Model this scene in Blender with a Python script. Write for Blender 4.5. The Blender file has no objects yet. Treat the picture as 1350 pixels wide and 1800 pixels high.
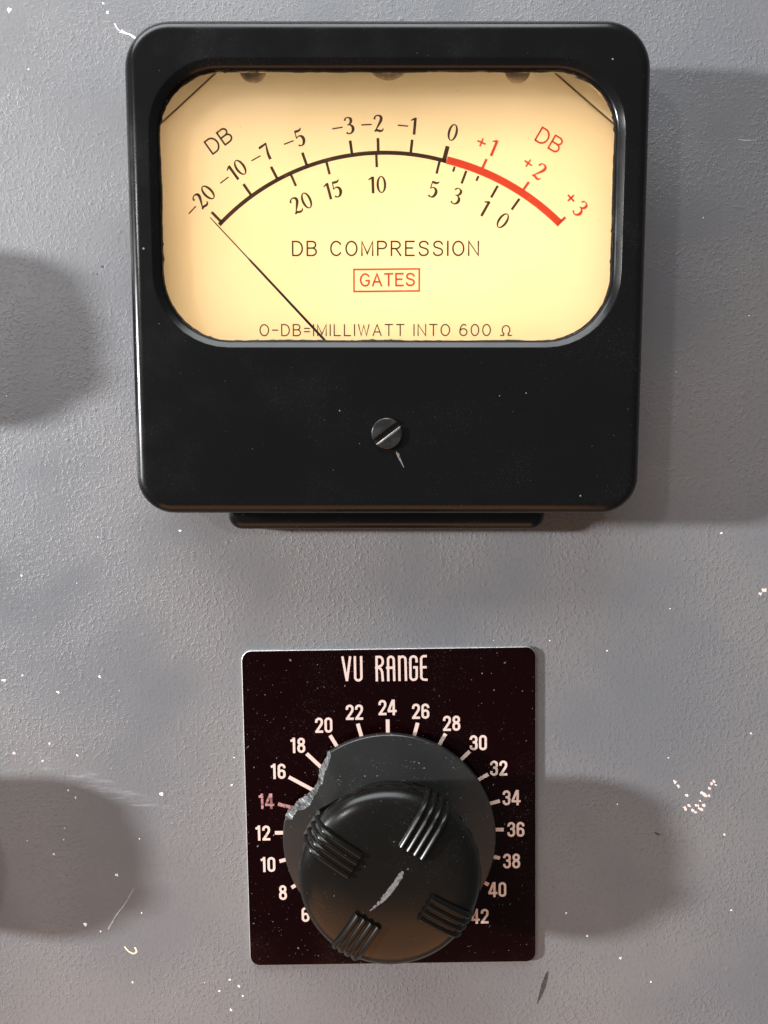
import bpy, bmesh, math, random
from mathutils import Vector
random.seed(7)
PI = math.pi
S = bpy.context.scene
COL = S.collection

# ---------------------------------------------------------------- camera, world, lamps, exposure
cam_d = bpy.data.cameras.new('camera'); cam = bpy.data.objects.new('camera', cam_d); COL.objects.link(cam)
cam_d.sensor_fit = 'VERTICAL'; cam_d.sensor_height = 36.0; cam_d.lens = 27.04
cam_d.clip_start = 0.005; cam_d.clip_end = 50
cam.location = (0, -0.198, 0)
cam.rotation_euler = (PI/2 - math.atan(0.075), 0, 0)
S.camera = cam

world = bpy.data.worlds.new('World'); S.world = world; world.use_nodes = True
wb = world.node_tree.nodes['Background']
wb.inputs[0].default_value = (0.94, 0.97, 1.0, 1); wb.inputs[1].default_value = 0.19

def lamp(name, loc, target, power, color, size, shape='DISK', sy=None):
    d = bpy.data.lights.new(name, 'AREA'); d.energy = power; d.color = color; d.shape = shape; d.size = size
    if sy: d.size_y = sy
    o = bpy.data.objects.new(name, d); COL.objects.link(o); o.location = loc
    o.rotation_euler = (Vector(target) - Vector(loc)).to_track_quat('-Z', 'Y').to_euler()
    return o
lamp('side_lamp', (-1.80, -0.80, 0.19), (0, 0, 0), 108, (0.98, 0.985, 1.0), 0.14)
lamp('front_lamp', (-0.84, -1.18, 0.45), (0, 0, 0), 5.2, (1.0, 0.98, 0.96), 0.07)
lamp('ceiling_lamp', (-0.34, -0.46, 1.0), (-0.30, 0, 0.05), 28, (0.93, 0.97, 1.0), 1.3, 'RECTANGLE', 0.55)
lamp('floor_bounce_lamp', (-0.14, -0.44, -0.70), (-0.14, -0.43, 0), 4.4, (1.0, 0.43, 0.16), 0.9, 'RECTANGLE', 0.66)

S.view_settings.view_transform = 'Standard'; S.view_settings.look = 'None'
S.view_settings.exposure = 0.0; S.view_settings.gamma = 1.0

# ---------------------------------------------------------------- helpers: materials
class NT:
    def __init__(s, name):
        s.m = bpy.data.materials.new(name); s.m.use_nodes = True
        s.t = s.m.node_tree; s.b = s.t.nodes['Principled BSDF']; s.out = s.t.nodes['Material Output']
        s.co = s.n('ShaderNodeTexCoord').outputs['Object']
    def n(s, typ, **kw):
        x = s.t.nodes.new(typ)
        for k, v in kw.items(): setattr(x, k, v)
        return x
    def l(s, a, b): s.t.links.new(a, b)
    def put(s, sock, v):
        if hasattr(v, 'is_linked') or hasattr(v, 'links'): s.l(v, sock)
        else: sock.default_value = v
    def noise(s, scale, detail=3, rough=0.55, dist=0.0, co=None):
        x = s.n('ShaderNodeTexNoise'); s.l(co or s.co, x.inputs['Vector'])
        x.inputs['Scale'].default_value = scale; x.inputs['Detail'].default_value = detail
        x.inputs['Roughness'].default_value = rough; x.inputs['Distortion'].default_value = dist
        return x.outputs['Fac']
    def vor(s, scale, co=None, rnd=1.0):
        x = s.n('ShaderNodeTexVoronoi'); s.l(co or s.co, x.inputs['Vector'])
        x.inputs['Scale'].default_value = scale; x.inputs['Randomness'].default_value = rnd
        return x.outputs['Distance'], x.outputs['Color']
    def ramp(s, v, a, b, lo=0.0, hi=1.0, smooth=True):
        x = s.n('ShaderNodeMapRange'); s.l(v, x.inputs[0])
        if smooth: x.interpolation_type = 'SMOOTHSTEP'
        for i, q in zip((1, 2, 3, 4), (a, b, lo, hi)): x.inputs[i].default_value = q
        return x.outputs[0]
    def math(s, op, a, b=0.0, c=0.0):
        x = s.n('ShaderNodeMath', operation=op)
        s.put(x.inputs[0], a); s.put(x.inputs[1], b); s.put(x.inputs[2], c)
        return x.outputs[0]
    def mix(s, f, a, b):
        x = s.n('ShaderNodeMix', data_type='RGBA'); s.put(x.inputs[0], f)
        for i, v in ((6, a), (7, b)):
            if isinstance(v, tuple): x.inputs[i].default_value = (*v, 1)
            else: s.l(v, x.inputs[i])
        return x.outputs[2]
    def specks(s, scale, keep, rmin, rmax, warp=0.0):
        """irregular random specks: keep = share of cells that hold one, radii in cell units"""
        co = s.co
        if warp:
            nz = s.n('ShaderNodeTexNoise'); s.l(s.co, nz.inputs['Vector']); nz.inputs['Scale'].default_value = scale*2.2
            va = s.n('ShaderNodeVectorMath', operation='MULTIPLY_ADD'); s.l(nz.outputs['Color'], va.inputs[0])
            va.inputs[1].default_value = (warp/scale,)*3; s.l(s.co, va.inputs[2]); co = va.outputs[0]
        d, c = s.vor(scale, co)
        sp = s.n('ShaderNodeSeparateColor'); s.l(c, sp.inputs[0])
        r = s.ramp(sp.outputs[0], 0, 1, rmin, rmax, False)
        r = s.math('MULTIPLY', r, sp.outputs[2])
        on = s.math('LESS_THAN', sp.outputs[1], keep)
        return s.math('MULTIPLY', s.math('LESS_THAN', d, r), on)
    def bump(s, h, dist, strength=1.0, normal=None):
        x = s.n('ShaderNodeBump'); s.l(h, x.inputs['Height']); x.inputs['Distance'].default_value = dist
        x.inputs['Strength'].default_value = strength
        if normal: s.l(normal, x.inputs['Normal'])
        return x.outputs['Normal']
    def set(s, **kw):
        for k, v in kw.items():
            k = k.replace('_', ' ')
            if isinstance(v, tuple) and len(v) == 3: s.b.inputs[k].default_value = (*v, 1)
            else: s.put(s.b.inputs[k], v)
        return s.m

def mat_panel():
    s = NT('grey_panel_paint')
    col = s.mix(s.ramp(s.noise(18, 4), 0.35, 0.65), (0.112, 0.116, 0.125), (0.140, 0.138, 0.140))
    col = s.mix(s.ramp(s.noise(900, 3), 0.4, 0.75, 0, 0.35), col, (0.100, 0.100, 0.104))
    sp = s.specks(190, 0.03, 0.02, 0.07, 0.25)
    sp2 = s.specks(520, 0.02, 0.02, 0.10, 0.2)
    d = s.math('MAXIMUM', sp, sp2)
    col = s.mix(d, col, (0.72, 0.71, 0.70))
    mask = s.ramp(s.noise(38, 3), 0.36, 0.62, 0.28, 1.0)
    w = s.noise(900, 4, 0.6, 0.15); fold = s.ramp(w, 0.50, 0.62)
    w2 = s.noise(1150, 3, 0.6, 0.0); dent = s.ramp(w2, 0.36, 0.46, -1.0, 0.0)
    mid = s.noise(2100, 3, 0.65, 0.2); fine = s.noise(4200, 2, 0.6)
    vd, vc = s.vor(270); sepc = s.n('ShaderNodeSeparateColor'); s.l(vc, sepc.inputs[0])
    blob = s.math('MULTIPLY', s.ramp(vd, 0.04, 0.20, 1, 0), s.math('LESS_THAN', sepc.outputs[0], 0.16))
    pit = s.specks(430, 0.14, 0.06, 0.30, 0.5)
    h = s.math('ADD', fold, s.math('MULTIPLY', dent, 0.55))
    h = s.math('MULTIPLY', h, mask)
    h = s.math('MULTIPLY_ADD', mid, 0.7, h)
    h = s.math('MULTIPLY_ADD', fine, 0.40, h)
    h = s.math('MULTIPLY_ADD', blob, 1.1, h)
    h = s.math('MULTIPLY_ADD', pit, -0.9, h)
    nrm = s.bump(h, 0.000062, 0.9)
    rg = s.ramp(s.noise(40, 3), 0.3, 0.7, 0.34, 0.50)
    return s.set(Base_Color=col, Roughness=rg, Normal=nrm, Specular_IOR_Level=0.5)

def mat_bakelite(name, base=(0.008, 0.008, 0.008), rough=0.16, dust=0.06, warp=0.00012, scale=600, spec=0.35, rmax=0.14, fine=0.000004):
    s = NT(name)
    sm = s.ramp(s.noise(45, 4, 0.6), 0.42, 0.72)
    d = s.math('MAXIMUM', s.specks(scale, dust, 0.02, rmax, 0.8), s.specks(scale*2.7, dust*.5, 0.02, rmax*1.2, 0.6))
    col = s.mix(s.math('MULTIPLY', d, s.ramp(s.noise(1300, 1), 0.35, 0.65, 0.12, 0.9)), base, (0.17, 0.165, 0.16))
    col = s.mix(s.math('MULTIPLY', s.ramp(s.noise(2600, 2), 0.60, 0.74), s.math('MULTIPLY', sm, 0.10)), col, (0.25, 0.25, 0.25))
    rg = s.math('MULTIPLY_ADD', sm, 0.10, rough)
    rg = s.math('MAXIMUM', rg, s.math('MULTIPLY', d, 0.8))
    nrm = s.bump(s.noise(30, 2), warp, 0.6)
    nrm = s.bump(s.noise(900, 3), fine, 0.6, nrm)
    return s.set(Base_Color=col, Roughness=rg, Normal=nrm, Specular_IOR_Level=spec)

def mat_plain(name, col, rough=0.6, var=0.08, scale=400, spec=0.4, metallic=0.0, bump=0.0):
    s = NT(name)
    c = s.mix(s.ramp(s.noise(scale, 3), 0.3, 0.7), tuple(x*(1-var) for x in col), tuple(min(1, x*(1+var)) for x in col))
    kw = dict(Base_Color=c, Roughness=rough, Specular_IOR_Level=spec, Metallic=metallic)
    if bump: kw['Normal'] = s.bump(s.noise(scale*2, 3), bump, 0.8)
    return s.set(**kw)

def mat_print(name, col, under, wear, scale=900, rough=0.5, thin=False):
    """printed ink worn through in small spots"""
    s = NT(name)
    w = s.ramp(s.noise(scale, 4, 0.65), 0.64 - wear*0.25, 0.72 - wear*0.2, 0, 0.75)
    if thin: return translucent(s, s.mix(w, col, under), 0.5)
    return s.set(Base_Color=s.mix(w, col, under), Roughness=rough)

def translucent(s, col, f):
    """thin paper or ink that also lets the lamp behind the dial through"""
    du = s.n('ShaderNodeBsdfDiffuse'); tr = s.n('ShaderNodeBsdfTranslucent')
    for x in (du, tr): s.put(x.inputs[0], col)
    m = s.n('ShaderNodeMixShader'); m.inputs[0].default_value = f
    s.l(du.outputs[0], m.inputs[1]); s.l(tr.outputs[0], m.inputs[2]); s.l(m.outputs[0], s.out.inputs[0])
    s.t.nodes.remove(s.b); return s.m

def mat_dial():
    s = NT('cream_dial_paper')
    c = s.mix(s.ramp(s.noise(28, 4), 0.3, 0.7), (0.87, 0.82, 0.62), (0.90, 0.85, 0.66))
    c = s.mix(s.specks(260, 0.03, 0.02, 0.06, 0.3), c, (0.55, 0.42, 0.22))
    return translucent(s, c, 0.5)

def mat_glass():
    s = NT('window_glass')
    tr = s.n('ShaderNodeBsdfTransparent'); tr.inputs[0].default_value = (0.985, 0.985, 0.97, 1)
    gl = s.n('ShaderNodeBsdfGlossy'); gl.inputs['Roughness'].default_value = 0.03
    fr = s.n('ShaderNodeFresnel'); fr.inputs['IOR'].default_value = 1.45
    du = s.n('ShaderNodeBsdfDiffuse'); du.inputs[0].default_value = (0.6, 0.58, 0.5, 1)
    m1 = s.n('ShaderNodeMixShader'); s.l(fr.outputs[0], m1.inputs[0]); s.l(tr.outputs[0], m1.inputs[1]); s.l(gl.outputs[0], m1.inputs[2])
    m2 = s.n('ShaderNodeMixShader'); s.l(s.math('MULTIPLY', s.specks(420, 0.05, 0.02, 0.08, 0.3), 0.5), m2.inputs[0])
    s.l(m1.outputs[0], m2.inputs[1]); s.l(du.outputs[0], m2.inputs[2])
    s.l(m2.outputs[0], s.out.inputs[0]); s.t.nodes.remove(s.b)
    return s.m

def mat_scuff():
    s = NT('pale_scuff')
    tr = s.n('ShaderNodeBsdfTransparent'); du = s.n('ShaderNodeBsdfDiffuse'); du.inputs[0].default_value = (0.42, 0.42, 0.43, 1)
    mp = s.n('ShaderNodeMapping'); s.l(s.co, mp.inputs[0]); mp.inputs['Rotation'].default_value = (0, 0.55, 0); mp.inputs['Scale'].default_value = (0.12, 1, 1)
    f = s.ramp(s.noise(900, 4, 0.7, 0, mp.outputs[0]), 0.45, 0.80, 0, 0.45)
    gm = s.n('ShaderNodeTexCoord'); sx = s.n('ShaderNodeSeparateXYZ'); s.l(gm.outputs['Generated'], sx.inputs[0])
    mx = s.n('ShaderNodeMixShader'); s.l(f, mx.inputs[0]); s.l(tr.outputs[0], mx.inputs[1]); s.l(du.outputs[0], mx.inputs[2])
    s.l(mx.outputs[0], s.out.inputs[0]); s.t.nodes.remove(s.b)
    return s.m

M = dict(
    panel=mat_panel(),
    case=mat_bakelite('black_bakelite', (0.0032, 0.0032, 0.0032), rough=0.20, dust=0.08, spec=0.22, fine=0.000001),
    knob=mat_bakelite('black_knob_plastic', (0.004, 0.0036, 0.003), rough=0.22, dust=0.3, rmax=0.15, warp=0.00005, spec=0.22),
    skirt=mat_bakelite('dusty_skirt_plastic', (0.012, 0.012, 0.0115), rough=0.34, dust=0.6, warp=0.00004, scale=850, spec=0.45, rmax=0.28),
    plate=mat_bakelite('dark_plate_lacquer', (0.0038, 0.0004, 0.0006), rough=0.10, dust=0.5, warp=0.00002, scale=700, spec=0.11, rmax=0.22),
    dial=mat_dial(), glass=mat_glass(), scuff=mat_scuff(),
    ink=mat_print('dark_brown_ink', (0.075, 0.054, 0.037), (0.25, 0.19, 0.11), 0.10, thin=True),
    ink_red=mat_print('red_ink', (0.80, 0.105, 0.065), (0.85, 0.45, 0.25), 0.05, thin=True),
    ink_box=mat_print('orange_red_ink', (0.72, 0.10, 0.045), (0.85, 0.5, 0.25), 0.15, thin=True),
    legend=mat_print('cream_legend_paint', (0.54, 0.40, 0.345), (0.25, 0.15, 0.14), 0.04),
    legend_worn=mat_print('worn_legend_paint', (0.36, 0.17, 0.165), (0.04, 0.015, 0.015), 0.75),
    screw=mat_plain('blackened_steel', (0.012, 0.0115, 0.011), 0.30, 0.3, 500, 0.4, 0.0, 0.00002),
    slot_edge=mat_plain('bright_slot_edge', (0.30, 0.27, 0.255), 0.4, 0.2, 800, 0.5, 0.3),
    rivet=mat_plain('dull_dial_screw', (0.62, 0.52, 0.40), 0.35, 0.25, 600, 0.5, 0.2),
    pointer=mat_plain('black_pointer', (0.02, 0.018, 0.014), 0.45, 0.2),
    seal=mat_plain('dark_sealant', (0.018, 0.012, 0.008), 0.5, 0.4, 900, 0.4, 0, 0.00005),
    fracture=mat_plain('grey_fracture', (0.042, 0.042, 0.041), 0.42, 0.5, 1500, 0.5, 0, 0.00004),
    mark=mat_print('worn_white_mark', (0.125, 0.125, 0.13), (0.03, 0.03, 0.03), 0.6, 1500),
    chip=mat_plain('white_chip', (0.78, 0.77, 0.75), 0.6, 0.1, 900),
    chip_pink=mat_plain('pinkish_chip', (0.62, 0.50, 0.46), 0.6, 0.15, 900),
    chip_cream=mat_plain('cream_chip', (0.70, 0.62, 0.42), 0.6, 0.15, 900),
    chip_dark=mat_plain('dark_chip', (0.035, 0.032, 0.03), 0.6, 0.2, 900),
    crack=mat_plain('paint_ridge', (0.33, 0.32, 0.32), 0.5, 0.15, 900),
    fibre=mat_plain('grey_fibre', (0.13, 0.13, 0.125), 0.8, 0.15, 900),
    edge=mat_plain('gap_shadow_grey', (0.26, 0.21, 0.15), 0.5, 0.2),  # dark tone standing in for the shadow gap at the dial's cut corners
    alu=mat_plain('worn_aluminium', (0.55, 0.54, 0.53), 0.45, 0.1, 500, 0.5, 0.8),
    steel=mat_plain('shaft_metal', (0.35, 0.34, 0.32), 0.35, 0.1, 500, 0.5, 1.0),
)

# ---------------------------------------------------------------- helpers: meshes
# working coordinates in millimetres: x right, z up, h out of the panel towards the viewer
class MB:
    def __init__(s): s.v = []; s.f = []; s.k = 0
    def add(s, vs, fs):
        o = len(s.v); s.v += vs; s.f += [tuple(i + o for i in f) for f in fs]
    def build(s, name, mat, parent=None, o=(0, 0), smooth=False, angle=None, bev=0):
        me = bpy.data.meshes.new(name)
        me.from_pydata([((x - o[0])*0.001, -h*0.001, (z - o[1])*0.001) for x, z, h in s.v], [], s.f)
        me.materials.append(M[mat]); me.update()
        ob = bpy.data.objects.new(name, me); COL.objects.link(ob)
        if parent: ob.parent = parent
        if smooth:
            for p in me.polygons: p.use_smooth = True
            if angle: me.set_sharp_from_angle(angle=math.radians(angle))
        if bev:
            b = ob.modifiers.new('bevel', 'BEVEL'); b.width = bev*0.001; b.segments = 3; b.limit_method = 'ANGLE'; b.angle_limit = 0.6
        return ob
    # loops of equal length bridged in order; viewer-facing when loops run counter-clockwise and outer comes first
    def loft(s, loops, closed=True, cap_first=False, cap_last=False):
        n = len(loops[0]); o = len(s.v)
        for L in loops: s.v += list(L)
        m = n if closed else n - 1
        for a in range(len(loops) - 1):
            for i in range(m):
                j = (i + 1) % n
                s.f.append((o + a*n + i, o + a*n + j, o + (a + 1)*n + j, o + (a + 1)*n + i))
        if cap_first: s.f.append(tuple(o + i for i in range(n))[::-1])
        if cap_last: s.f.append(tuple(o + (len(loops) - 1)*n + i for i in range(n)))
    def ribbon(s, pts, h, closed=False, caps=False):
        """flat stroke; pts = (x, z, width)"""
        s.k += 1; h = h + 0.003*s.k
        P = [Vector((p[0], p[1])) for p in pts]; W = [p[2]/2 for p in pts]; n = len(P); L = []; R = []
        for i in range(n):
            a = P[i] - P[i-1] if (i > 0 or closed) else None
            b = P[(i+1) % n] - P[i] if (i < n-1 or closed) else None
            if a is None or a.length < 1e-9: a = b
            if b is None or b.length < 1e-9: b = a
            a = a.normalized(); b = b.normalized()
            na = Vector((-a.y, a.x)); nb = Vector((-b.y, b.x)); m = na + nb
            m = m.normalized() if m.length > 1e-6 else na
            q = min(2.2, 1/max(0.3, m.dot(na)))
            L.append(P[i] + m*W[i]*q); R.append(P[i] - m*W[i]*q)
        o = len(s.v)
        for l, r in zip(L, R): s.v += [(l.x, l.y, h), (r.x, r.y, h)]
        for i in range(n if closed else n - 1):
            j = (i + 1) % n
            s.f.append((o+2*i, o+2*i+1, o+2*j+1, o+2*j))
        if caps and not closed:
            for e, d in ((0, P[0]-P[1]), (n-1, P[-1]-P[-2])):
                a0 = math.atan2(d.y, d.x); r = W[e]; s.k += 1; hh = h + 0.0015
                ring = [(P[e].x + r*math.cos(a0 - PI/2 + PI*i/6), P[e].y + r*math.sin(a0 - PI/2 + PI*i/6), hh) for i in range(7)]
                o = len(s.v); s.v += ring; s.f.append(tuple(range(o, o+7)))
    def poly(s, pts, h0, h1=None):
        n = len(pts); o = len(s.v)
        if h1 is None:
            s.v += [(x, z, h0) for x, z in pts]; s.f.append(tuple(range(o, o+n))); return
        s.loft([[(x, z, h0) for x, z in pts], [(x, z, h1) for x, z in pts]], True, True, True)

def rrect(x0, x1, z0, z1, rt, rb, k=0.0, nc=10, ne=8):
    """rounded rectangle, counter-clockwise; k widens it towards the top"""
    pts = []
    C = [(x1-rb, z0+rb, rb, -90), (x1-rt, z1-rt, rt, 0), (x0+rt, z1-rt, rt, 90), (x0+rb, z0+rb, rb, 180)]
    for i, (cx, cz, r, a0) in enumerate(C):
        arc = [(cx + r*math.cos(math.radians(a0 + 90*t/nc)), cz + r*math.sin(math.radians(a0 + 90*t/nc))) for t in range(nc+1)]
        pts += arc
        nx, nz, nr, na = C[(i+1) % 4]
        e = (nx + nr*math.cos(math.radians(na)), nz + nr*math.sin(math.radians(na))); a = arc[-1]
        pts += [(a[0] + (e[0]-a[0])*t/ne, a[1] + (e[1]-a[1])*t/ne) for t in range(1, ne)]
    cx = (x0+x1)/2; cz = (z0+z1)/2
    return [(cx + (x-cx)*(1 + k*(z-cz)), z) for x, z in pts]
def up(pts, h): return [(x, z, h) for x, z in pts]

def tag(o, label=None, cat=None, group=None, kind=None):
    if label: o['label'] = label
    if cat: o['category'] = cat
    if group: o['group'] = group
    if kind: o['kind'] = kind
    return o
def thing(name, x, z, label, cat, group=None):
    o = bpy.data.objects.new(name, None); COL.objects.link(o); o.location = (x*0.001, 0, z*0.001)
    o.empty_display_size = 0.01
    return tag(o, label, cat, group)

# ---------------------------------------------------------------- stroke lettering
def arc(cx, cz, rx, rz, a0, a1, n=14):
    return [(cx + rx*math.cos(math.radians(a0 + (a1-a0)*i/n)), cz + rz*math.sin(math.radians(a0 + (a1-a0)*i/n))) for i in range(n+1)]
def spline(pts, n=7):
    out = []; m = len(pts)
    for i in range(m-1):
        p0 = pts[max(0, i-1)]; p1 = pts[i]; p2 = pts[i+1]; p3 = pts[min(m-1, i+2)]
        for k in range(n):
            t = k/n
            out.append(tuple(0.5*(2*b + (c-a)*t + (2*a-5*b+4*c-d)*t*t + (3*b-a-3*c+d)*t**3) for a, b, c, d in zip(p0, p1, p2, p3)))
    return out + [pts[-1]]
# single-line engraving letters: name -> (advance width, strokes)
E_ = {
 'D': (.62, [[(0,0),(0,1),(.26,1)] + arc(.26,.5,.36,.5,90,-90)[1:] + [(0,0)]]),
 'B': (.58, [[(0,0),(0,1),(.32,1)] + arc(.32,.765,.22,.235,90,-90)[1:] + [(0,.53)], [(.32,.53)] + arc(.32,.265,.26,.265,90,-90)[1:] + [(0,0)]]),
 'C': (.66, [arc(.35,.5,.35,.5,38,322,22)]),
 'O': (.70, ['c'] + [arc(.35,.5,.35,.5,0,360,28)[:-1]]),
 'M': (.70, [[(0,0),(0,1),(.35,.12),(.70,1),(.70,0)]]),
 'P': (.56, [[(0,0),(0,1),(.30,1)] + arc(.30,.745,.26,.255,90,-90)[1:] + [(0,.49)]]),
 'R': (.60, [[(0,0),(0,1),(.30,1)] + arc(.30,.745,.26,.255,90,-90)[1:] + [(0,.49)], [(.28,.49),(.60,0)]]),
 'E': (.54, [[(.54,1),(0,1),(0,0),(.54,0)], [(0,.53),(.44,.53)]]),
 'S': (.60, [spline([(.57,.80),(.47,.95),(.29,1.0),(.10,.93),(.03,.77),(.10,.61),(.30,.53),(.50,.44),(.58,.27),(.50,.07),(.29,0),(.10,.05),(.01,.21)])]),
 'I': (.0, [[(0,0),(0,1)]]), '1': (.0, [[(0,0),(0,1)]]),
 'N': (.62, [[(0,0),(0,1),(.62,0),(.62,1)]]),
 'G': (.66, [arc(.35,.5,.35,.5,40,300,22) + [(.64,.22),(.64,.44),(.42,.44)]]),
 'A': (.66, [[(0,0),(.33,1),(.66,0)], [(.11,.33),(.55,.33)]]),
 'T': (.60, [[(0,1),(.60,1)], [(.30,1),(.30,0)]]),
 'L': (.50, [[(0,1),(0,0),(.50,0)]]),
 'W': (.86, [[(0,1),(.215,0),(.43,.95),(.645,0),(.86,1)]]),
 '-': (.42, [[(0,.5),(.42,.5)]]), '=': (.42, [[(0,.36),(.42,.36)], [(0,.66),(.42,.66)]]),
 '6': (.60, ['c', arc(.30,.31,.29,.31,0,360,24)[:-1], spline([(.50,.93),(.34,1.0),(.16,.90),(.04,.62),(.01,.33)])]),
 '0': (.62, ['c', arc(.31,.5,.31,.5,0,360,28)[:-1]]),
 'Q': (.90, [[(0,.02),(.26,.02),(.26,.10)] + arc(.45,.50,.31,.40,238,-58,24) + [(.64,.10),(.64,.02),(.90,.02)]]),   # ohm sign
}
def engrave(mb, text, x0, x1, z, H, w, gap, space, h, tilt=0.0, mid=None):
    adv = []; x = 0
    for ch in text:
        if ch == ' ': x += space; continue
        adv.append((ch, x)); x += E_[ch][0] + gap
    total = x - gap; sx = (x1 - x0)/total; c = math.cos(tilt); sn = math.sin(tilt)
    for ch, ax in adv:
        closed = False
        for st in E_[ch][1]:
            if st == 'c': closed = True; continue
            pts = [((ax + px)*sx, pz*H) for px, pz in st]
            mb.ribbon([(x0 + px*c - pz*sn, z + px*sn + pz*c, w) for px, pz in pts], h, closed, caps=True); closed = False
# thick-and-thin dial numerals (width, [(closed, points x z w)])
def ring_w(cx, cz, rx, rz, thick, thin, n=28):
    return [(cx + rx*math.cos(2*PI*i/n), cz + rz*math.sin(2*PI*i/n), thin + (thick-thin)*abs(math.cos(2*PI*i/n))**1.6) for i in range(n)]
N_ = {
 '0': (.54, [(1, ring_w(.27,.5,.205,.465,.135,.06))]),
 '1': (.34, [(0, [(.24,0,.15),(.24,.98,.15)]), (0, [(.0,.80,.05),(.10,.86,.09),(.24,.945,.10)])]),
 '2': (.52, [(0, spline([(.04,.74,.12),(.07,.88,.09),(.22,.965,.07),(.39,.88,.14),(.40,.70,.16),(.27,.44,.12),(.10,.16,.06),(.05,.09,.06)])),
             (0, spline([(.01,.06,.09),(.16,.11,.13),(.33,.06,.13),(.46,.10,.09),(.50,.22,.04)]))]),
 '3': (.50, [(0, spline([(.05,.80,.11),(.10,.92,.08),(.23,.965,.06),(.38,.86,.14),(.37,.68,.14),(.26,.57,.07),(.15,.54,.05)])),
             (0, spline([(.15,.54,.05),(.31,.52,.08),(.42,.40,.15),(.43,.22,.16),(.32,.06,.10),(.17,.03,.07),(.05,.12,.12)]))]),
 '5': (.50, [(0, spline([(.12,.91,.14),(.28,.89,.13),(.40,.92,.10),(.47,1.02,.04)])), (0, [(.11,.96,.07),(.075,.50,.06)]),
             (0, spline([(.075,.51,.05),(.22,.60,.07),(.38,.52,.14),(.43,.32,.17),(.34,.10,.13),(.19,.03,.07),(.05,.11,.12)]))]),
 '7': (.50, [(0, spline([(.01,.80,.05),(.04,.88,.13),(.22,.90,.13),(.48,.93,.11)])), (0, spline([(.46,.95,.06),(.36,.62,.11),(.29,.30,.15),(.27,0,.16)]))]),
 '-': (.62, [(0, [(.02,.46,.075),(.60,.46,.075)])]),
 '+': (.62, [(0, [(.06,.50,.10),(.56,.50,.10)]), (0, [(.31,.25,.10),(.31,.75,.10)])]),
}
# condensed gothic legend digits, one even stroke
w_ = .150
def pill(cx, cz, rx, rz, n=10):
    rr = rx
    return arc(cx+rx-rr, cz+rz-rr, rr, rr, 0, 180, n) + arc(cx, cz-rz+rr, rr, rr, 180, 360, n)
G_ = {
 '0': (.50, [(1, pill(.25,.5,.165,.415))]),
 '1': (.36, [(0, [(.235,0),(.235,1.0)]), (0, [(.03,.79),(.14,.83),(.235,.93)])]),
 '2': (.50, [(0, [(.085,.66),(.085,.74)] + arc(.25,.75,.165,.165,180,0,12)[1:] + spline([(.415,.75),(.40,.60),(.30,.42),(.14,.17),(.10,.085)])[1:] ), (0, [(.015,.083),(.485,.083)])]),
 '3': (.50, [(0, [(.085,.70),(.085,.75)] + arc(.25,.75,.16,.165,180,0,12)[1:] + [(.41,.68)] + arc(.27,.66,.14,.125,0,-90,6) + [(.20,.535)]),
             (0, [(.20,.535)] + arc(.26,.385,.155,.15,90,0,6) + [(.415,.25)] + arc(.25,.25,.165,.165,0,-180,12) + [(.085,.32)])]),
 '4': (.54, [(0, [(.36,0),(.36,1.0)]), (0, [(.32,.98),(.06,.30),(.06,.27)]), (0, [(.0,.265),(.54,.265)])]),
 '6': (.50, [(1, pill(.25,.315,.165,.23)), (0, [(.415,.70),(.415,.75)] + arc(.25,.75,.165,.165,0,180,12) + [(.085,.40),(.085,.30)])]),
 '8': (.50, [(1, pill(.25,.735,.15,.18)), (1, pill(.25,.30,.165,.215))]),
}
def set_text(mb, font, text, x, z, H, h, rot=0.0, gap=.07, wscale=1.0, sx=1.0, stroke=None):
    W = sum(font[c][0] for c in text) + gap*(len(text)-1); px = -W/2; c, sn = math.cos(rot), math.sin(rot)
    for ch in text:
        for closed, pts in font[ch][1]:
            out = []
            for p in pts:
                a = (px + p[0])*H*sx; b = (p[1] - .5)*H; wd = (p[2] if len(p) > 2 else stroke)*H*wscale
                out.append((x + a*c - b*sn, z + a*sn + b*c, wd))
            mb.ribbon(out, h, bool(closed))
        px += font[ch][0] + gap

# ================================================================ THE PANEL
mb = MB(); q = [(-360, -360), (360, -360), (360, 360), (-360, 360)]
mb.poly(q, -3, 0)
panel = tag(mb.build('control_panel', 'panel'), 'grey painted steel equipment panel with pebbled paint and chips', None, None, 'structure')

# ================================================================ THE METER
mo = (0.8, 41.0)
meter = thing('panel_meter', *mo, 'large black bakelite panel meter with cream dial and rounded window', 'meter')
KX = 0.00011
def outer(inset=0.0): return rrect(-58.1+inset, 59.7-inset, -13.75+inset, 96.8-inset, max(1, 10.6-inset), max(1, 8.6-inset), KX)
def win(inset=0.0): return rrect(-52.2+inset, 53.7-inset, 24.7+inset, 87.5-inset, 15.2-inset, 16.5-inset, KX*1.2)
mb = MB()
loops = [up(outer(1.2), 0.05), up(outer(0.15), 14.0)]
R = 2.8
for i in range(0, 10):
    a = math.radians(90*i/9); loops.append(up(outer(R*(1-math.cos(a))), 20 - R + R*math.sin(a)))
loops += [up(outer(R+0.25), 20.0)]
loops += [up(win(-0.75), 20.0), up(win(-0.5), 20.0)]
for dx, dh in ((-.40, .01), (-.28, .06), (-.15, .13), (.75, .65), (.95, .78), (1.12, .93), (1.27, 1.12), (1.38, 1.34)): loops.append(up(win(dx), 20 - dh))
loops += [up(win(1.46), 18.4), up(win(1.5), 17.9), up(win(1.3), 17.5), up(win(0.0), 15.2), up(win(-1.5), 12.6), up(win(-3.0), 12.4)]
mb.loft(loops)
case = mb.build('case', 'case', meter, mo, True, 50)
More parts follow.
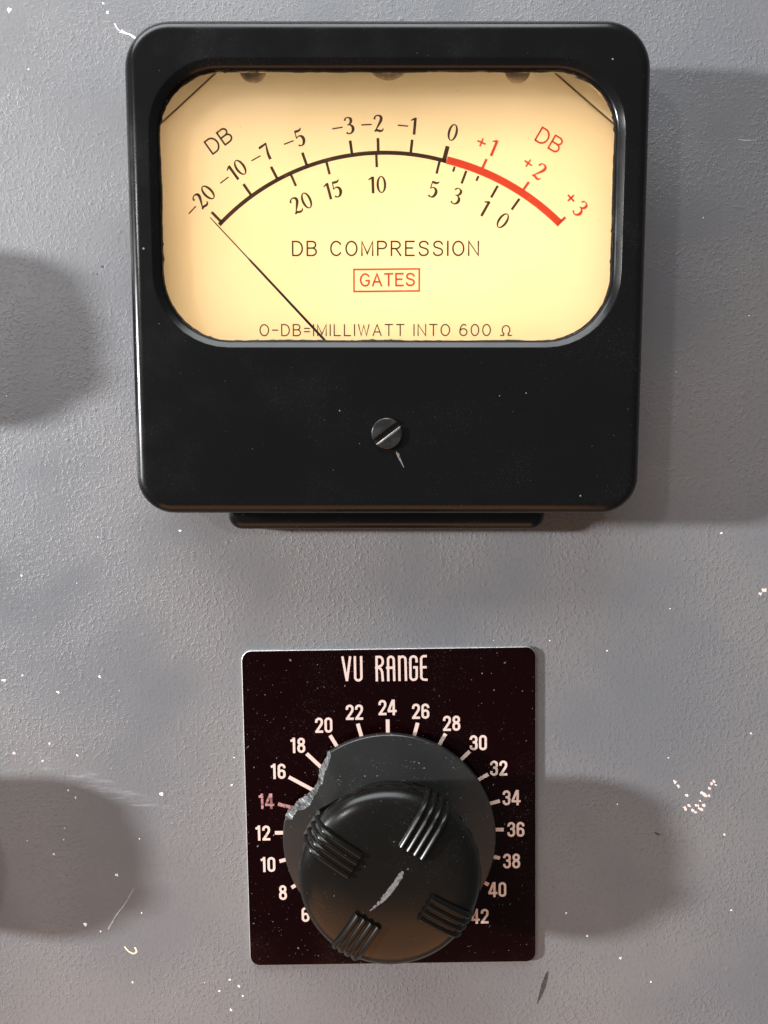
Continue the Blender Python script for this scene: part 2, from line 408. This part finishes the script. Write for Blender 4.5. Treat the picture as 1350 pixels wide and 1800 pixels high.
# lower lip behind the case
mb = MB(); L = []
for ins, h in ((0, 0.05), (0, 5.2), (.35, 6.2), (1.2, 6.9), (2.2, 7.1)):
    L.append(up(rrect(-39.0+ins, 40.2-ins, -18.7+ins, -6-ins, 2.5, 3.4-ins*.5, 0, 8, 4), h))
mb.loft(L, True, False, True)
mb.build('mounting_lip', 'case', meter, mo, True, 50)
# glass
mb = MB(); g = win(-0.3)
mb.loft([up(g, 13.4), up(g, 14.6)], True, True, True)
mb.build('window_glass', 'glass', meter, mo)
# ragged sealant round the glass
mb = MB(); pts = []; base = win(1.50); n = len(base)
rs = random.Random(3)
fine = []
for i in range(n):
    a = base[i]; b = base[(i+1) % n]; d = math.hypot(b[0]-a[0], b[1]-a[1]); k = max(1, int(d/0.45))
    fine += [(a[0] + (b[0]-a[0])*t/k, a[1] + (b[1]-a[1])*t/k) for t in range(k)]
w = 0.4
for x, z in fine:
    w = max(.10, min(.55, w + rs.uniform(-.14, .14))); pts.append((x, z, w + (.35 if rs.random() < .03 else 0)))
mb.ribbon(pts, 17.75, True)
mb.build('sealant', 'seal', meter, mo)
# backing plate, dial
for sx_, pts in ((-1, [(-57, 72.4), (-33.9, 92.5), (-57, 92.5)]), (1, [(57.5, 73.3), (57.5, 92.5), (34.4, 92.5)])):
    mb = MB(); mb.poly(pts, 9.2, 9.5); mb.build('corner_plate', 'dial', meter, mo)
bl = bpy.data.lights.new('dial_lamp', 'AREA'); bl.shape = 'RECTANGLE'; bl.size = 0.107; bl.size_y = 0.059; bl.energy = 0.86; bl.color = (1.0, 0.72, 0.61)
blo = bpy.data.objects.new('dial_lamp', bl); COL.objects.link(blo); blo.parent = meter
blo.location = ((5.5 - mo[0])*.001, -0.0015, (50.5 - mo[1])*.001); blo.rotation_euler = (PI/2, 0, 0)
mb = MB()
mb.poly([(-55, 21), (56.5, 21), (56.5, 75.3), (36, 92.2), (-35.6, 92.2), (-55, 75.2)], 10.2, 11.0)
dial = mb.build('dial', 'dial', meter, mo)
HD = 11.02
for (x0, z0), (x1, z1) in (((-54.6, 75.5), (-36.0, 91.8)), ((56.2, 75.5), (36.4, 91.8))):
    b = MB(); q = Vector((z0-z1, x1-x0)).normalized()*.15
    b.poly([(x0-q.x, z0-q.y), (x1-q.x, z1-q.y), (x1+q.x, z1+q.y), (x0+q.x, z0+q.y)] if x0 > 0 else [(x0+q.x, z0+q.y), (x0-q.x, z0-q.y), (x1-q.x, z1-q.y), (x1+q.x, z1+q.y)], 10.9, 11.25); b.build('gap_shadow_bar', 'edge', dial, mo)  # thin bar painting the shadow gap along each cut corner, not a real fold
cx, cz, AR = 0.09, 16.29, 54.6
def pol(a, r): return (cx + r*math.sin(math.radians(a)), cz + r*math.cos(math.radians(a)))
mb = MB(); mb.ribbon([(*pol(-45.9 + (61.4)*i/60, AR - .05), .95) for i in range(61)], HD); mb.build('scale_arc', 'ink', dial, mo)
rcx, rcz, RR = 1.36, 12.22, 58.5
mb = MB(); mb.ribbon([(rcx + RR*math.sin(math.radians(a)), rcz + RR*math.cos(math.radians(a)), 1.75) for a in [13.25 + (43.75-13.25)*i/40 for i in range(41)]], HD + .02)
mb.build('red_scale_band', 'ink_red', dial, mo)
def tick(a, r0, r1, w, m):
    b = MB(); b.ribbon([(*pol(a, r0), w), (*pol(a, r1), w)], HD + .01); b.build('tick_mark', m, dial, mo)
for a in (-45.0, -35.1, -27.5, -19.5, -8.0, -1.5, 6.5): tick(a, AR, 57.9, .66, 'ink')
tick(14.9, 54.2, 58.0, 1.0, 'ink')
for a, r0 in ((24.4, 55.8), (35.5, 56.3), (47.2, 56.0)): tick(a, r0, r0 + 2.5, .62, 'ink_red')
for a, r1 in ((-24.0, 54.5), (-14.6, 54.4), (-2.0, 54.4), (13.9, 54.4), (21.0, 54.0), (29.7, 54.1), (36.0, 54.4)): tick(a, r1 - 3.15, r1, .60, 'ink')
for a in (17.9, 24.3): tick(a, 52.75, 54.0, .55, 'ink')
def numeral(t, a, r, m, H=3.95, gap=.10, wide=1.08):
    b = MB(); p = pol(a, r); set_text(b, N_, t, p[0], p[1], H, HD + .015, -math.radians(a), gap, 1.08, wide); b.build('numeral', m, dial, mo)
for t, a, r in (('-20', -45.2, 61.6), ('-10', -35.9, 61.4), ('-7', -28.4, 61.4), ('-5', -20.4, 61.3), ('-3', -9.2, 61.3), ('-2', -2.7, 61.2), ('-1', 5.0, 61.0), ('0', 15.2, 61.3)): numeral(t, a, r, 'ink')
for t, a, r in (('+1', 23.0, 61.3), ('+2', 34.5, 62.2), ('+3', 46.4, 62.4)): numeral(t, a, r, 'ink_red', gap=.22)
for t, a, r in (('20', -24.5, 47.3), ('15', -14.8, 47.6), ('10', -2.0, 47.25), ('5', 14.1, 47.6), ('3', 21.0, 47.75), ('1', 29.5, 48.1), ('0', 35.8, 48.0)): numeral(t, a, r, 'ink')
def letters(text, x0, x1, z, H, w, gap, space, m, tilt=0.0):
    b = MB(); engrave(b, text, x0, x1, z, H, w, gap, space, HD + .01, tilt); return b.build('lettering', m, dial, mo)
for a, m, t in ((-34.2, 'ink', 0.62), (34.1, 'ink_red', -0.53)):
    p = pol(a, 69.3); c, sn = math.cos(t), math.sin(t); wd, H = 5.9, 3.35
    letters('DB', p[0] - wd/2*c + H/2*sn, p[0] - wd/2*c + H/2*sn + wd, p[1] - wd/2*sn - H/2*c, H, .42, .28, .5, m, t)
letters('DB COMPRESSION', -21.7, 22.4, 47.15, 3.25, .40, .33, .62, 'ink')
letters('GATES', -5.55, 7.25, 40.05, 2.75, .44, .26, .4, 'ink_box', 0.009)
letters('O-DB=1MILLIWATT INTO 600 Q', -29.7, 30.5, 28.35, 2.6, .31, .33, .50, 'ink')
b = MB(); t = 0.009
b.ribbon([(x, z + t*x, .40) for x, z in ((-7.15, 38.8), (8.4, 38.8), (8.4, 43.95), (-7.15, 43.95))], HD + .01, True); b.build('name_frame', 'ink_box', dial, mo)
# dial screws half hidden at the top of the window
for x, z, r in ((-30.6, 89.7, 3.2), (1.0, 92.6, 5.4), (31.2, 89.5, 3.0)):
    b = MB(); ring = lambda rr, h: [(x + rr*math.cos(2*PI*i/28), z + rr*math.sin(2*PI*i/28), h) for i in range(28)]
    b.loft([ring(r, 11.01), ring(r, 11.5), ring(r*.92, 11.9), ring(r*.7, 12.2), ring(r*.3, 12.35)], True, False, True)
    b.build('dial_screw', 'rivet', meter, mo, True, 60)
# pointer: thin whisker tip, thicker tube towards the pivot
def tube(mb, pts, rad, n=8):
    loops = []
    for i, p in enumerate(pts):
        a = Vector(pts[max(0, i-1)]); c = Vector(pts[min(len(pts)-1, i+1)]); d = (c-a).normalized()
        u = d.cross(Vector((0, 0, 1)));
        if u.length < 1e-3: u = d.cross(Vector((1, 0, 0)))
        u.normalize(); v = u.cross(d); r = rad[i] if isinstance(rad, (list, tuple)) else rad
        loops.append([tuple(Vector(p) + u*r*math.cos(2*PI*k/n) + v*r*math.sin(2*PI*k/n)) for k in range(n)])
    mb.loft(loops, True, True, True)
p0 = Vector((-40.9, 55.55, 12.4)); p1 = Vector((-14.4, 27.4, 12.4)); p2 = p1 + (p1-p0)*0.28
b = MB(); at = lambda t: tuple(p0 + (p2-p0)*t)
tube(b, [at(0), at(.04), at(.26), at(.28), at(1)], [.10, .14, .15, .27, .33])
b.build('pointer', 'pointer', meter, mo, True, 60)
# zero-adjust screw
sx, sz, sr = 0.66, 4.78, 3.55
b = MB(); ring = lambda rr, h: [(sx + rr*math.cos(2*PI*i/40), sz + rr*math.sin(2*PI*i/40), h) for i in range(40)]
ta = math.radians(37); du = Vector((math.cos(ta), math.sin(ta))); dv = Vector((-du.y, du.x)); hw = 0.62
def half(sgn):
    a0 = math.asin(hw/sr)
    arcp = [(sr*math.cos(a0 + (PI-2*a0)*i/24), sgn*sr*math.sin(a0 + (PI-2*a0)*i/24)) for i in range(25)]
    P = [(sx + du.x*p[0] + dv.x*p[1], sz + du.y*p[0] + dv.y*p[1]) for p in arcp]
    return P if sgn > 0 else P[::-1]
for sgn in (1, -1):
    P = half(sgn); C = (sum(p[0] for p in P)/len(P), sum(p[1] for p in P)/len(P))
    sh = lambda k: [(C[0] + (p[0]-C[0])*k, C[1] + (p[1]-C[1])*k) for p in P]
    b.loft([up(P, 20.0), up(P, 20.55), up(sh(.965), 20.8), up(sh(.85), 20.92)], True, False, True)
b.loft([ring(sr*.985, 20.0), ring(sr*.985, 20.08)], True, False, True)
screw = b.build('adjusting_screw', 'screw', meter, mo, True, 30)
b = MB(); e0 = Vector((sx, sz)) - dv*(hw - .02); tube(b, [(*(e0 - du*sr*.96), 20.72), (*(e0 + du*sr*.96), 20.72)], .13, 6)
b.build('slot_edge', 'slot_edge', screw, mo, True)

# ================================================================ THE LEGEND PLATE
ax = (1.4, -99.5)
plate = thing('legend_plate', *ax, 'dark oxblood legend plate lettered in cream, flat on the panel under the knob', 'plate')
plate.rotation_euler = (0, -math.radians(0.85), 0)
def prect(ins): return rrect(-36.5+ins, 40.3-ins, -136.4+ins, -50.4-ins, 2.7-ins, 2.7-ins, 0, 6, 4)
b = MB(); b.loft([up(prect(0), 0.05), up(prect(0), 0.95), up(prect(.10), 1.08), up(prect(.25), 1.14)], True, False, True)
b.build('base', 'alu', plate, ax, True, 40)
b = MB(); b.loft([up(prect(.16), 1.10), up(prect(.16), 1.18), up(prect(.25), 1.25)], True, False, True)
base = b.build('face', 'plate', plate, ax, True, 15)
HP = 1.27
for k, v in enumerate(range(6, 44, 2)):
    a = math.radians(-135 + 15*k); m = 'legend_worn' if v == 14 else 'legend'
    b = MB(); b.ribbon([(ax[0] + r*math.sin(a), ax[1] + r*math.cos(a), .98) for r in (22.8, 30.3)], HP); b.build('tick_mark', m, base, ax)
    b = MB(); rr = {6: 32.1, 42: 33.7}.get(v, 33.5 if 40 > v > 8 else 33.0)
    set_text(b, G_, str(v), ax[0] + rr*math.sin(a)*(1.0 if abs(v-24) > 2 else 1), ax[1] + rr*math.cos(a), 4.15, HP, 0, .055, 1.0, 1.06, w_)
    b.build('numeral', m, base, ax)
# deco heading
V_ = [ (.00, [[(.03,1),(.19,.03)], [(.33,1),(.19,.03)]]),
       (.46, [[(.05,1),(.05,.17)] + arc(.17,.17,.12,.12,180,360,10)[1:] + [(.29,1)]]),
       (1.26, [[(.08,0),(.08,1)], [(.08,.96),(.16,.96)] + arc(.20,.78,.12,.18,90,-60,10) + [(.14,.56)], [(.02,.52),(.14,.55),(.24,.48),(.29,.36),(.31,0)]]),
       (1.70, [[(.08,0),(.08,.84)] + arc(.19,.84,.11,.12,180,0,10)[1:] + [(.31,0)], [(.0,.53),(.31,.53)]]),
       (2.16, [[(.05,0),(.05,1)], [(.05,.86)] + arc(.175,.84,.115,.12,150,0,10) + [(.30,0)]]),
       (2.59, [arc(.165,.84,.12,.12,0,180,10)[::1] + [(.045,.17)] + arc(.165,.16,.12,.12,180,360,10) + [(.285,.53),(.15,.53)], [(.285,.84),(.285,.72)]]),
       (3.00, [[(.27,.965),(.19,.965)] + arc(.16,.84,.11,.125,80,180,8) + [(.05,.16)] + arc(.17,.16,.12,.12,180,262,8) + [(.29,.035)], [(.0,.53),(.26,.53)]]) ]
b = MB(); HH = 6.75
for ox, sts in V_:
    for st in sts: b.ribbon([(-10.35 + 1.4*0 + (ox + p[0])*HH*1.005, -59.0 + p[1]*HH, .62) for p in st], HP)
b.build('lettering', 'legend', base, ax)

# ================================================================ THE KNOB
knob = thing('rotary_knob', *ax, 'black domed knob with chipped skirt standing on the dark legend plate', 'knob', 'rotary knobs on the panel')
def lathe(mb, prof, n=96, cap=True):
    mb.loft([[(ax[0] + r*math.cos(2*PI*i/n), ax[1] + r*math.sin(2*PI*i/n), h) for i in range(n)] for r, h in prof], True, False, cap)
b = MB(); lathe(b, [(5, 0.06), (5, 3.9)], 32); b.build('shaft', 'steel', knob, ax, True, 40)
RS = 27.7
bot = [(125.5, RS), (127.4, 26.8), (131, 26.2), (134.8, 25.67), (138.0, 24.61), (142.5, 23.63), (146.8, 23.61), (153.1, 24.08), (156, 25.1), (159.1, 25.92), (161.9, 26.07), (165, 27.2), (168.3, RS)]
top = [(123.5, RS), (124.8, 26.61), (128.7, 25.2), (133.4, 24.28), (138.6, 22.93), (142, 22.9), (145.8, 22.54), (151.9, 22.58), (155.1, 22.45), (160.0, 23.34), (162.1, 25.13), (166, 25.5), (168.3, 25.75), (169.3, RS)]
def rad_at(tab, a):
    if a <= tab[0][0] or a >= tab[-1][0]: return RS
    for (a0, r0), (a1, r1) in zip(tab, tab[1:]):
        if a0 <= a <= a1: return r0 + (r1-r0)*(a-a0)/(a1-a0)
angs = [i*2.0 for i in range(61)] + [122 + i*0.5 for i in range(1, 98)] + [171 + i*1.5 for i in range(1, 126)]
def make_skirt(chipped):
    n = len(angs); rs = random.Random(11)
    jt = [rs.uniform(-.16, .16) for _ in range(n)]; jb = [rs.uniform(-.16, .16) for _ in range(n)]
    def rr(tab, i, j):
        r = rad_at(tab, angs[i]) if chipped else RS
        return r + (j[i] if r < RS - .4 else 0)
    Rb = [rr(bot, i, jb) for i in range(n)]; Rt = [min(rr(top, i, jt), Rb[i] + .0) for i in range(n)]
    inb = [Rt[i] < RS - .3 for i in range(n)]
    P = lambda i, r, h: (ax[0] + r*math.cos(math.radians(angs[i])), ax[1] + r*math.sin(math.radians(angs[i])), h)
    hs = lambda r: 5.25 + 1.0*(1 - (r/RS)**2)
    mb = MB()
    under = [P(i, 5.0, 3.7) for i in range(n)]
    lo = [P(i, Rb[i], 3.7) for i in range(n)]
    e1 = [P(i, Rb[i], 3.72 if inb[i] else 4.9) for i in range(n)]
    e2 = [P(i, Rt[i] - (0 if inb[i] else .3), hs(Rt[i])) for i in range(n)]
    loops = [under, lo]
    mb.loft(loops)
    mb.loft([e2] + [[P(i, min(Rt[i] - .35, r) , hs(min(Rt[i] - .35, r))) for i in range(n)] for r in (27, 22, 18, 12, 6)], True, False, True)
    # outer rim where the skirt is whole
    o = len(mb.v); mb.v += lo + [P(i, RS, 4.85) for i in range(n)] + [P(i, RS - .1, 5.1) for i in range(n)] + e2
    fb = MB(); ob = 0
    for i in range(n):
        j = (i+1) % n
        if inb[i] and inb[j]: continue
        for k in range(3):
            if inb[i] or inb[j]:
                if k == 0: mb.f.append((o+i, o+j, o+3*n+j, o+3*n+i))
                continue
            mb.f.append((o+k*n+i, o+k*n+j, o+(k+1)*n+j, o+(k+1)*n+i))
    idx = [i for i in range(n) if inb[i]]
    if idx:
        rows = []
        for t in (0, .33, .66, 1):
            rows.append([P(i, Rb[i] + (Rt[i]-Rb[i])*t + (rs.uniform(-.25, .25) if 0 < t < 1 else 0), 3.7 + (hs(Rt[i])-3.7)*t + (rs.uniform(-.22, .22) if 0 < t < 1 else 0)) for i in idx])
        fb.loft(rows, False)
    return mb, fb
mb, fb = make_skirt(True)
skirt = mb.build('skirt', 'skirt', knob, ax, True, 38)
fr_ob = fb.build('fracture', 'fracture', skirt, ax); tag(fr_ob, 'rough grey broken edge of the skirt')
PROF = [(15.8, 5.6), (16.0, 6.6), (16.8, 9), (18.0, 12), (19.4, 15.5), (20.8, 18.8), (21.5, 20.8), (21.75, 22.0), (21.6, 23.1), (21.0, 24.3), (19.9, 25.3), (18.0, 26.05), (15.5, 26.6), (12.5, 27.0), (9, 27.3), (5, 27.5), (2, 27.57), (.3, 27.58)]
b = MB(); lathe(b, PROF, 120); body = b.build('body', 'knob', knob, ax, True)
def dome(r):
    T = [p for p in PROF if p[1] >= 22.0][::-1]
    for (r0, h0), (r1, h1) in zip(T, T[1:]):
        if r0 <= r <= r1: return h0 + (h1-h0)*(r-r0)/(r1-r0)
    return 27.58 if r < .3 else 22.0
# four ribbed grips
def fin(mb, pts, v):
    loops = []
    for i, p in enumerate(pts):
        d = (Vector(pts[min(len(pts)-1, i+1)]) - Vector(pts[max(0, i-1)])).normalized(); vv = Vector((v.x, v.y, 0)); nn = d.cross(vv)
        if nn.z < -0.2 or (abs(nn.z) <= .2 and nn.dot(Vector((p[0]-ax[0], p[1]-ax[1], 0))) < 0): nn = -nn
        loops.append([tuple(Vector(p) + vv*a + nn*c) for a, c in ((-.86, -.5), (-.80, -.25), (-.27, .42), (0, .52), (.27, .42), (.80, -.25), (.86, -.5))])
    mb.loft([l[::-1] for l in loops], True, True, True)
path = [(9.6, 27.75), (11, 27.7), (14, 27.4), (17.0, 26.95), (18.6, 26.6), (19.6, 26.1), (20.5, 25.0), (21.4, 23.4), (21.95, 21.6), (21.8, 19.8), (20.8, 17.3), (19.4, 14.2), (18.2, 11.2), (17.2, 8.6)]
for k in range(4):
    a = math.radians(58.5 + 90*k); u = Vector((math.cos(a), math.sin(a))); v = Vector((-u.y, u.x))
    loc = lambda s, t, h: (ax[0] + u.x*s + v.x*t, ax[1] + u.y*s + v.y*t, h)
    pad = MB(); loops = []
    for i, (s_, h_) in enumerate(path):
        d0 = path[max(0, i-1)]; d1 = path[min(len(path)-1, i+1)]; dx, dh = d1[0]-d0[0], d1[1]-d0[1]; ll = math.hypot(dx, dh)
        nx, nh = -dh/ll, dx/ll
        if nx < 0 and nh < 0: nx, nh = -nx, -nh
        sec = []
        for t, off in ((-3.45, -1.6), (-3.45, -.15), (-3.2, 0.02), (3.2, 0.02), (3.45, -.15), (3.45, -1.6)):
            dip = (math.sqrt(max(0, s_*s_)) - math.sqrt(max(.01, s_*s_ - t*t))) * (0 if h_ > 24.5 else 1)
            sec.append(loc(s_ - dip + nx*off, t, h_ + nh*off))
        loops.append(sec)
    pad.loft([l[::-1] for l in loops], True, True, True)
    grip = pad.build('grip', 'knob', knob, ax)
    for t in (-2.75, -.92, .92, 2.75):
        rb = MB(); pts = []
        for i, (s_, h_) in enumerate(path):
            dip = (s_ - math.sqrt(max(.01, s_*s_ - t*t))) * (0 if h_ > 24.5 else 1)
            pts.append(loc(s_ - dip + (.12 if h_ < 24 else 0), t, h_ + (.12 if h_ > 24 else 0)))
        fin(rb, pts, v); rb.build('ridge', 'knob', grip, ax, True, 40)
# worn white index mark
b = MB(); rs = random.Random(5); ML = []
A = Vector((3.0, 3.7)); B = Vector((-4.6, -5.9)); n = 40; d = (B-A).normalized(); pn = Vector((-d.y, d.x))
for i in range(n+1):
    t = i/n; wd = .62*min(1, t/.12 + .25)*(1 if t < .62 else max(.05, 1 - (t-.62)/.40)) ; bow = .55*math.sin(PI*t)
    c = A + (B-A)*t + pn*bow
    e = [c + pn*(wd + rs.uniform(-.07, .07)), c - pn*(wd*(1.0 if t < .75 else .7) + rs.uniform(-.1, .1)*(1 + 2*(t > .6)))]
    ML.append([(ax[0]+p.x, ax[1]+p.y, dome(p.length) + .035) for p in (e[1], e[0])])
b.loft(ML, False)
tag(b.build('index_mark', 'mark', knob, ax), 'worn white index stroke on the knob top')

# the neighbouring knobs, whose shadows fall in from the left
def copy_tree(o, parent=None):
    c = o.copy(); COL.objects.link(c); c.parent = parent
    for ch in o.children: copy_tree(ch, c)
    return c
whole, _ = make_skirt(False); whole_me = None
for (x, z, lab) in ((-137.0, -99.5, 'black domed knob beyond the left edge, level with the chipped knob'), (-145.0, 33.5, 'black domed knob beyond the left edge, level with the meter')):
    c = copy_tree(knob); c.location = (x*.001, 0, z*.001); c['label'] = lab
    for ch in list(c.children):
        if ch.name.startswith('skirt'):
            for g2 in list(ch.children): bpy.data.objects.remove(g2)
            if whole_me is None:
                t = whole.build('skirt', 'skirt', None, ax, True, 38); whole_me = t.data; bpy.data.objects.remove(t)
            ch.data = whole_me

# ================================================================ CHIPS, SPECKS AND FIBRES ON THE PAINT
rs = random.Random(21)
def blob(x, z, r, mat, name='paint_chip', el=1.0, rot=None, h=0.05, parent=panel):
    b = MB(); n = rs.randint(7, 11); rot = rs.uniform(0, PI) if rot is None else rot; el = el if el != 1.0 else rs.uniform(.65, 1.0)
    pts = []
    for i in range(n):
        a = 2*PI*i/n; q = r*rs.uniform(.35, 1.2); px, pz = q*math.cos(a), q*el*math.sin(a)
        pts.append((x + px*math.cos(rot) - pz*math.sin(rot), z + px*math.sin(rot) + pz*math.cos(rot)))
    cxm = sum(p[0] for p in pts)/n; czm = sum(p[1] for p in pts)/n
    b.loft([up(pts, .005), up([(cxm + (p[0]-cxm)*.8, czm + (p[1]-czm)*.8) for p in pts], h)], True, False, True)
    return b.build(name, mat, parent, mo if parent is case else (0, 0))
W = [(-92.13, 108.99, .74), (-69.12, 110.59, .44), (-68.06, 108.45, .59), (-87.99, 94.99, .3), (-52.67, -19.72, .44), (-74.05, -21.35, .24), (-77.78, -23.12, .18), (-94.14, -31.45, .3), (-79.86, -33.39, .22), (-94.77, -57.8, .44), (-99.74, -59.17, .59), (-85.66, -62.37, .52), (-74.63, -58.11, .59), (-88.35, -76.17, .37), (-81.08, -79.42, .52), (-59.04, -89.81, .7), (-71.56, -112.26, .52), (-80.33, -126.1, .59), (-76.25, -128.02, .37), (-41.7, -141.69, .44), (-39.26, -143.47, .44), (-44.52, -144.93, .37), (-38.22, -146.23, .37), (-41.52, -150.29, .55), (-40.44, -87.48, .37), (-39.57, -80.03, .3), (-65.23, -102.17, .3), (-65.11, -122.9, .3), (92.51, 35.01, .3), (87.27, -20.31, .44), (74.57, -40.12, .24), (58.36, -51.28, .24), (72.19, -142.34, .3), (93.36, -122.11, .3), (90.83, -101.07, .3), (61.98, -92.77, .3), (43.28, -48.56, .3), (75.23, -80.03, .22), (48.91, -122.9, .37), (54.69, -129.3, .44), (80.09, 59.17, .24)]
for x, z, r in W: blob(x, z, r*.95, 'chip')
for x, z, r in [(-97.76, -78.8, .59), (-90.31, -80.81, .44), (-83.79, -89.03, .59), (-81.88, -91.05, .59), (-85.01, -99.34, .37), (-85.41, -102.48, .37), (-88.12, -106.41, .59), (-68.03, -142.5, .6), (-95.13, -102.79, .37), (63.87, -135.56, .7), (98.86, -35.33, 1.0), (98.0, -36.2, .6), (96.82, -73.56, .5)]: blob(x, z, r*.85, 'chip_pink')
for x, z, r in [(77.23, -86.7, .59), (78.16, -87.79, .59), (80.51, -90.43, .5), (80.15, -93.86, .74), (81.19, -93.08, .5), (82.13, -94.33, .6), (83.06, -94.96, .5), (83.3, -93.08, .5), (84.24, -94.02, .6), (84.96, -92.93, .5), (84.02, -91.83, .4), (85.33, -90.28, .7), (84.41, -89.65, .5), (86.4, -90.43, .5), (86.9, -87.16, .5), (87.48, -86.54, .5), (86.33, -88.25, .5), (87.96, -87.48, .37)]: blob(x, z, r*1.35, 'chip_pink', 'paint_fleck', .6, rs.uniform(-1.0, -.4))
blob(-71.0, 47.14, .5, 'chip_dark', 'paint_pit'); blob(-72.34, 45.32, .28, 'chip_dark', 'paint_pit'); blob(-84.9, -112.3, .3, 'chip_dark', 'paint_pit')
def streak(pts, mat, name, wid, h=.04, ragged=.35, parent=panel):
    b = MB(); q = spline([(p[0], p[1], wid*(p[2] if len(p) > 2 else 1)) for p in pts], 8)
    b.ribbon([(x + rs.uniform(-.04, .04), z + rs.uniform(-.04, .04), max(.05, w*(1 + rs.uniform(-ragged, ragged)))) for x, z, w in q], h); return b.build(name, mat, parent, mo if parent is case else (0, 0))
streak([(-66.45, 105.9, .5), (-65.78, 104.7, .6), (-65.2, 104.1, .2)], 'chip', 'scratch', .5); streak([(-64.9, 104.1, 1.6), (-63.8, 103.6, .9), (-62.6, 103.2, .7), (-61.0, 102.2, .9), (-59.0, 101.2, .6)], 'chip', 'scratch', .5)
streak([(44.28, -139.43, .5), (43.4, -142.6, 1.2), (42.4, -146, .9), (41.49, -148.6, .2)], 'chip_dark', 'dark_scratch', .95, .03, .25)
streak([(-69.93, -132.35), (-68.89, -133.63), (-67.53, -134.28), (-66.74, -133.63), (-67.18, -132.51)], 'chip_cream', 'paint_curl', .42)
streak([(-74.2, -127.6, .6), (-73.93, -126.9, 1), (-71.85, -123.38), (-69.47, -120.19, .7), (-66.92, -115.74, .3)], 'crack', 'paint_ridge', .30, .03)
streak([(72.01, -100.44, .5), (72.8, -100.8, 1.2), (73.54, -101.22, .4)], 'chip_dark', 'dark_scratch', .4, .03)
streak([(88, 78.2, .3), (90, 78.0, 1), (93, 78.1, .3)], 'crack', 'paint_ridge', .25, .03)
b = MB(); b.ribbon([(-95, -79.0, 3), (-86, -82.5, 5.5), (-76, -87.8, 6), (-66, -91.5, 4), (-56, -93, 2)], .02); b.build('pale_scuff', 'scuff', panel)
for p, w in (([(2.8, .6, .4), (3.3, -.4, 1.2), (3.8, -1.4, .9), (4.6, -3.0, .3)], .36), ([(3.3, .4, .4), (3.7, -.9, 1)], .2)):
    streak(p, 'fibre', 'lint', w, 20.03, .3, case)
for x, z, r in ((32.6, 14.0, .20), (-10.2, 10.0, .22), (26.5, 13.4, .15), (-54.4, 46.4, .3), (50.8, 87.6, .25), (45.5, -9.6, .25)):
    b = MB(); n = 8; b.poly([(x + r*rs.uniform(.6, 1)*math.cos(2*PI*i/n), z + r*rs.uniform(.5, 1)*math.sin(2*PI*i/n)) for i in range(n)], 20.0, 20.06); b.build('dust_speck', 'fibre', case, mo)
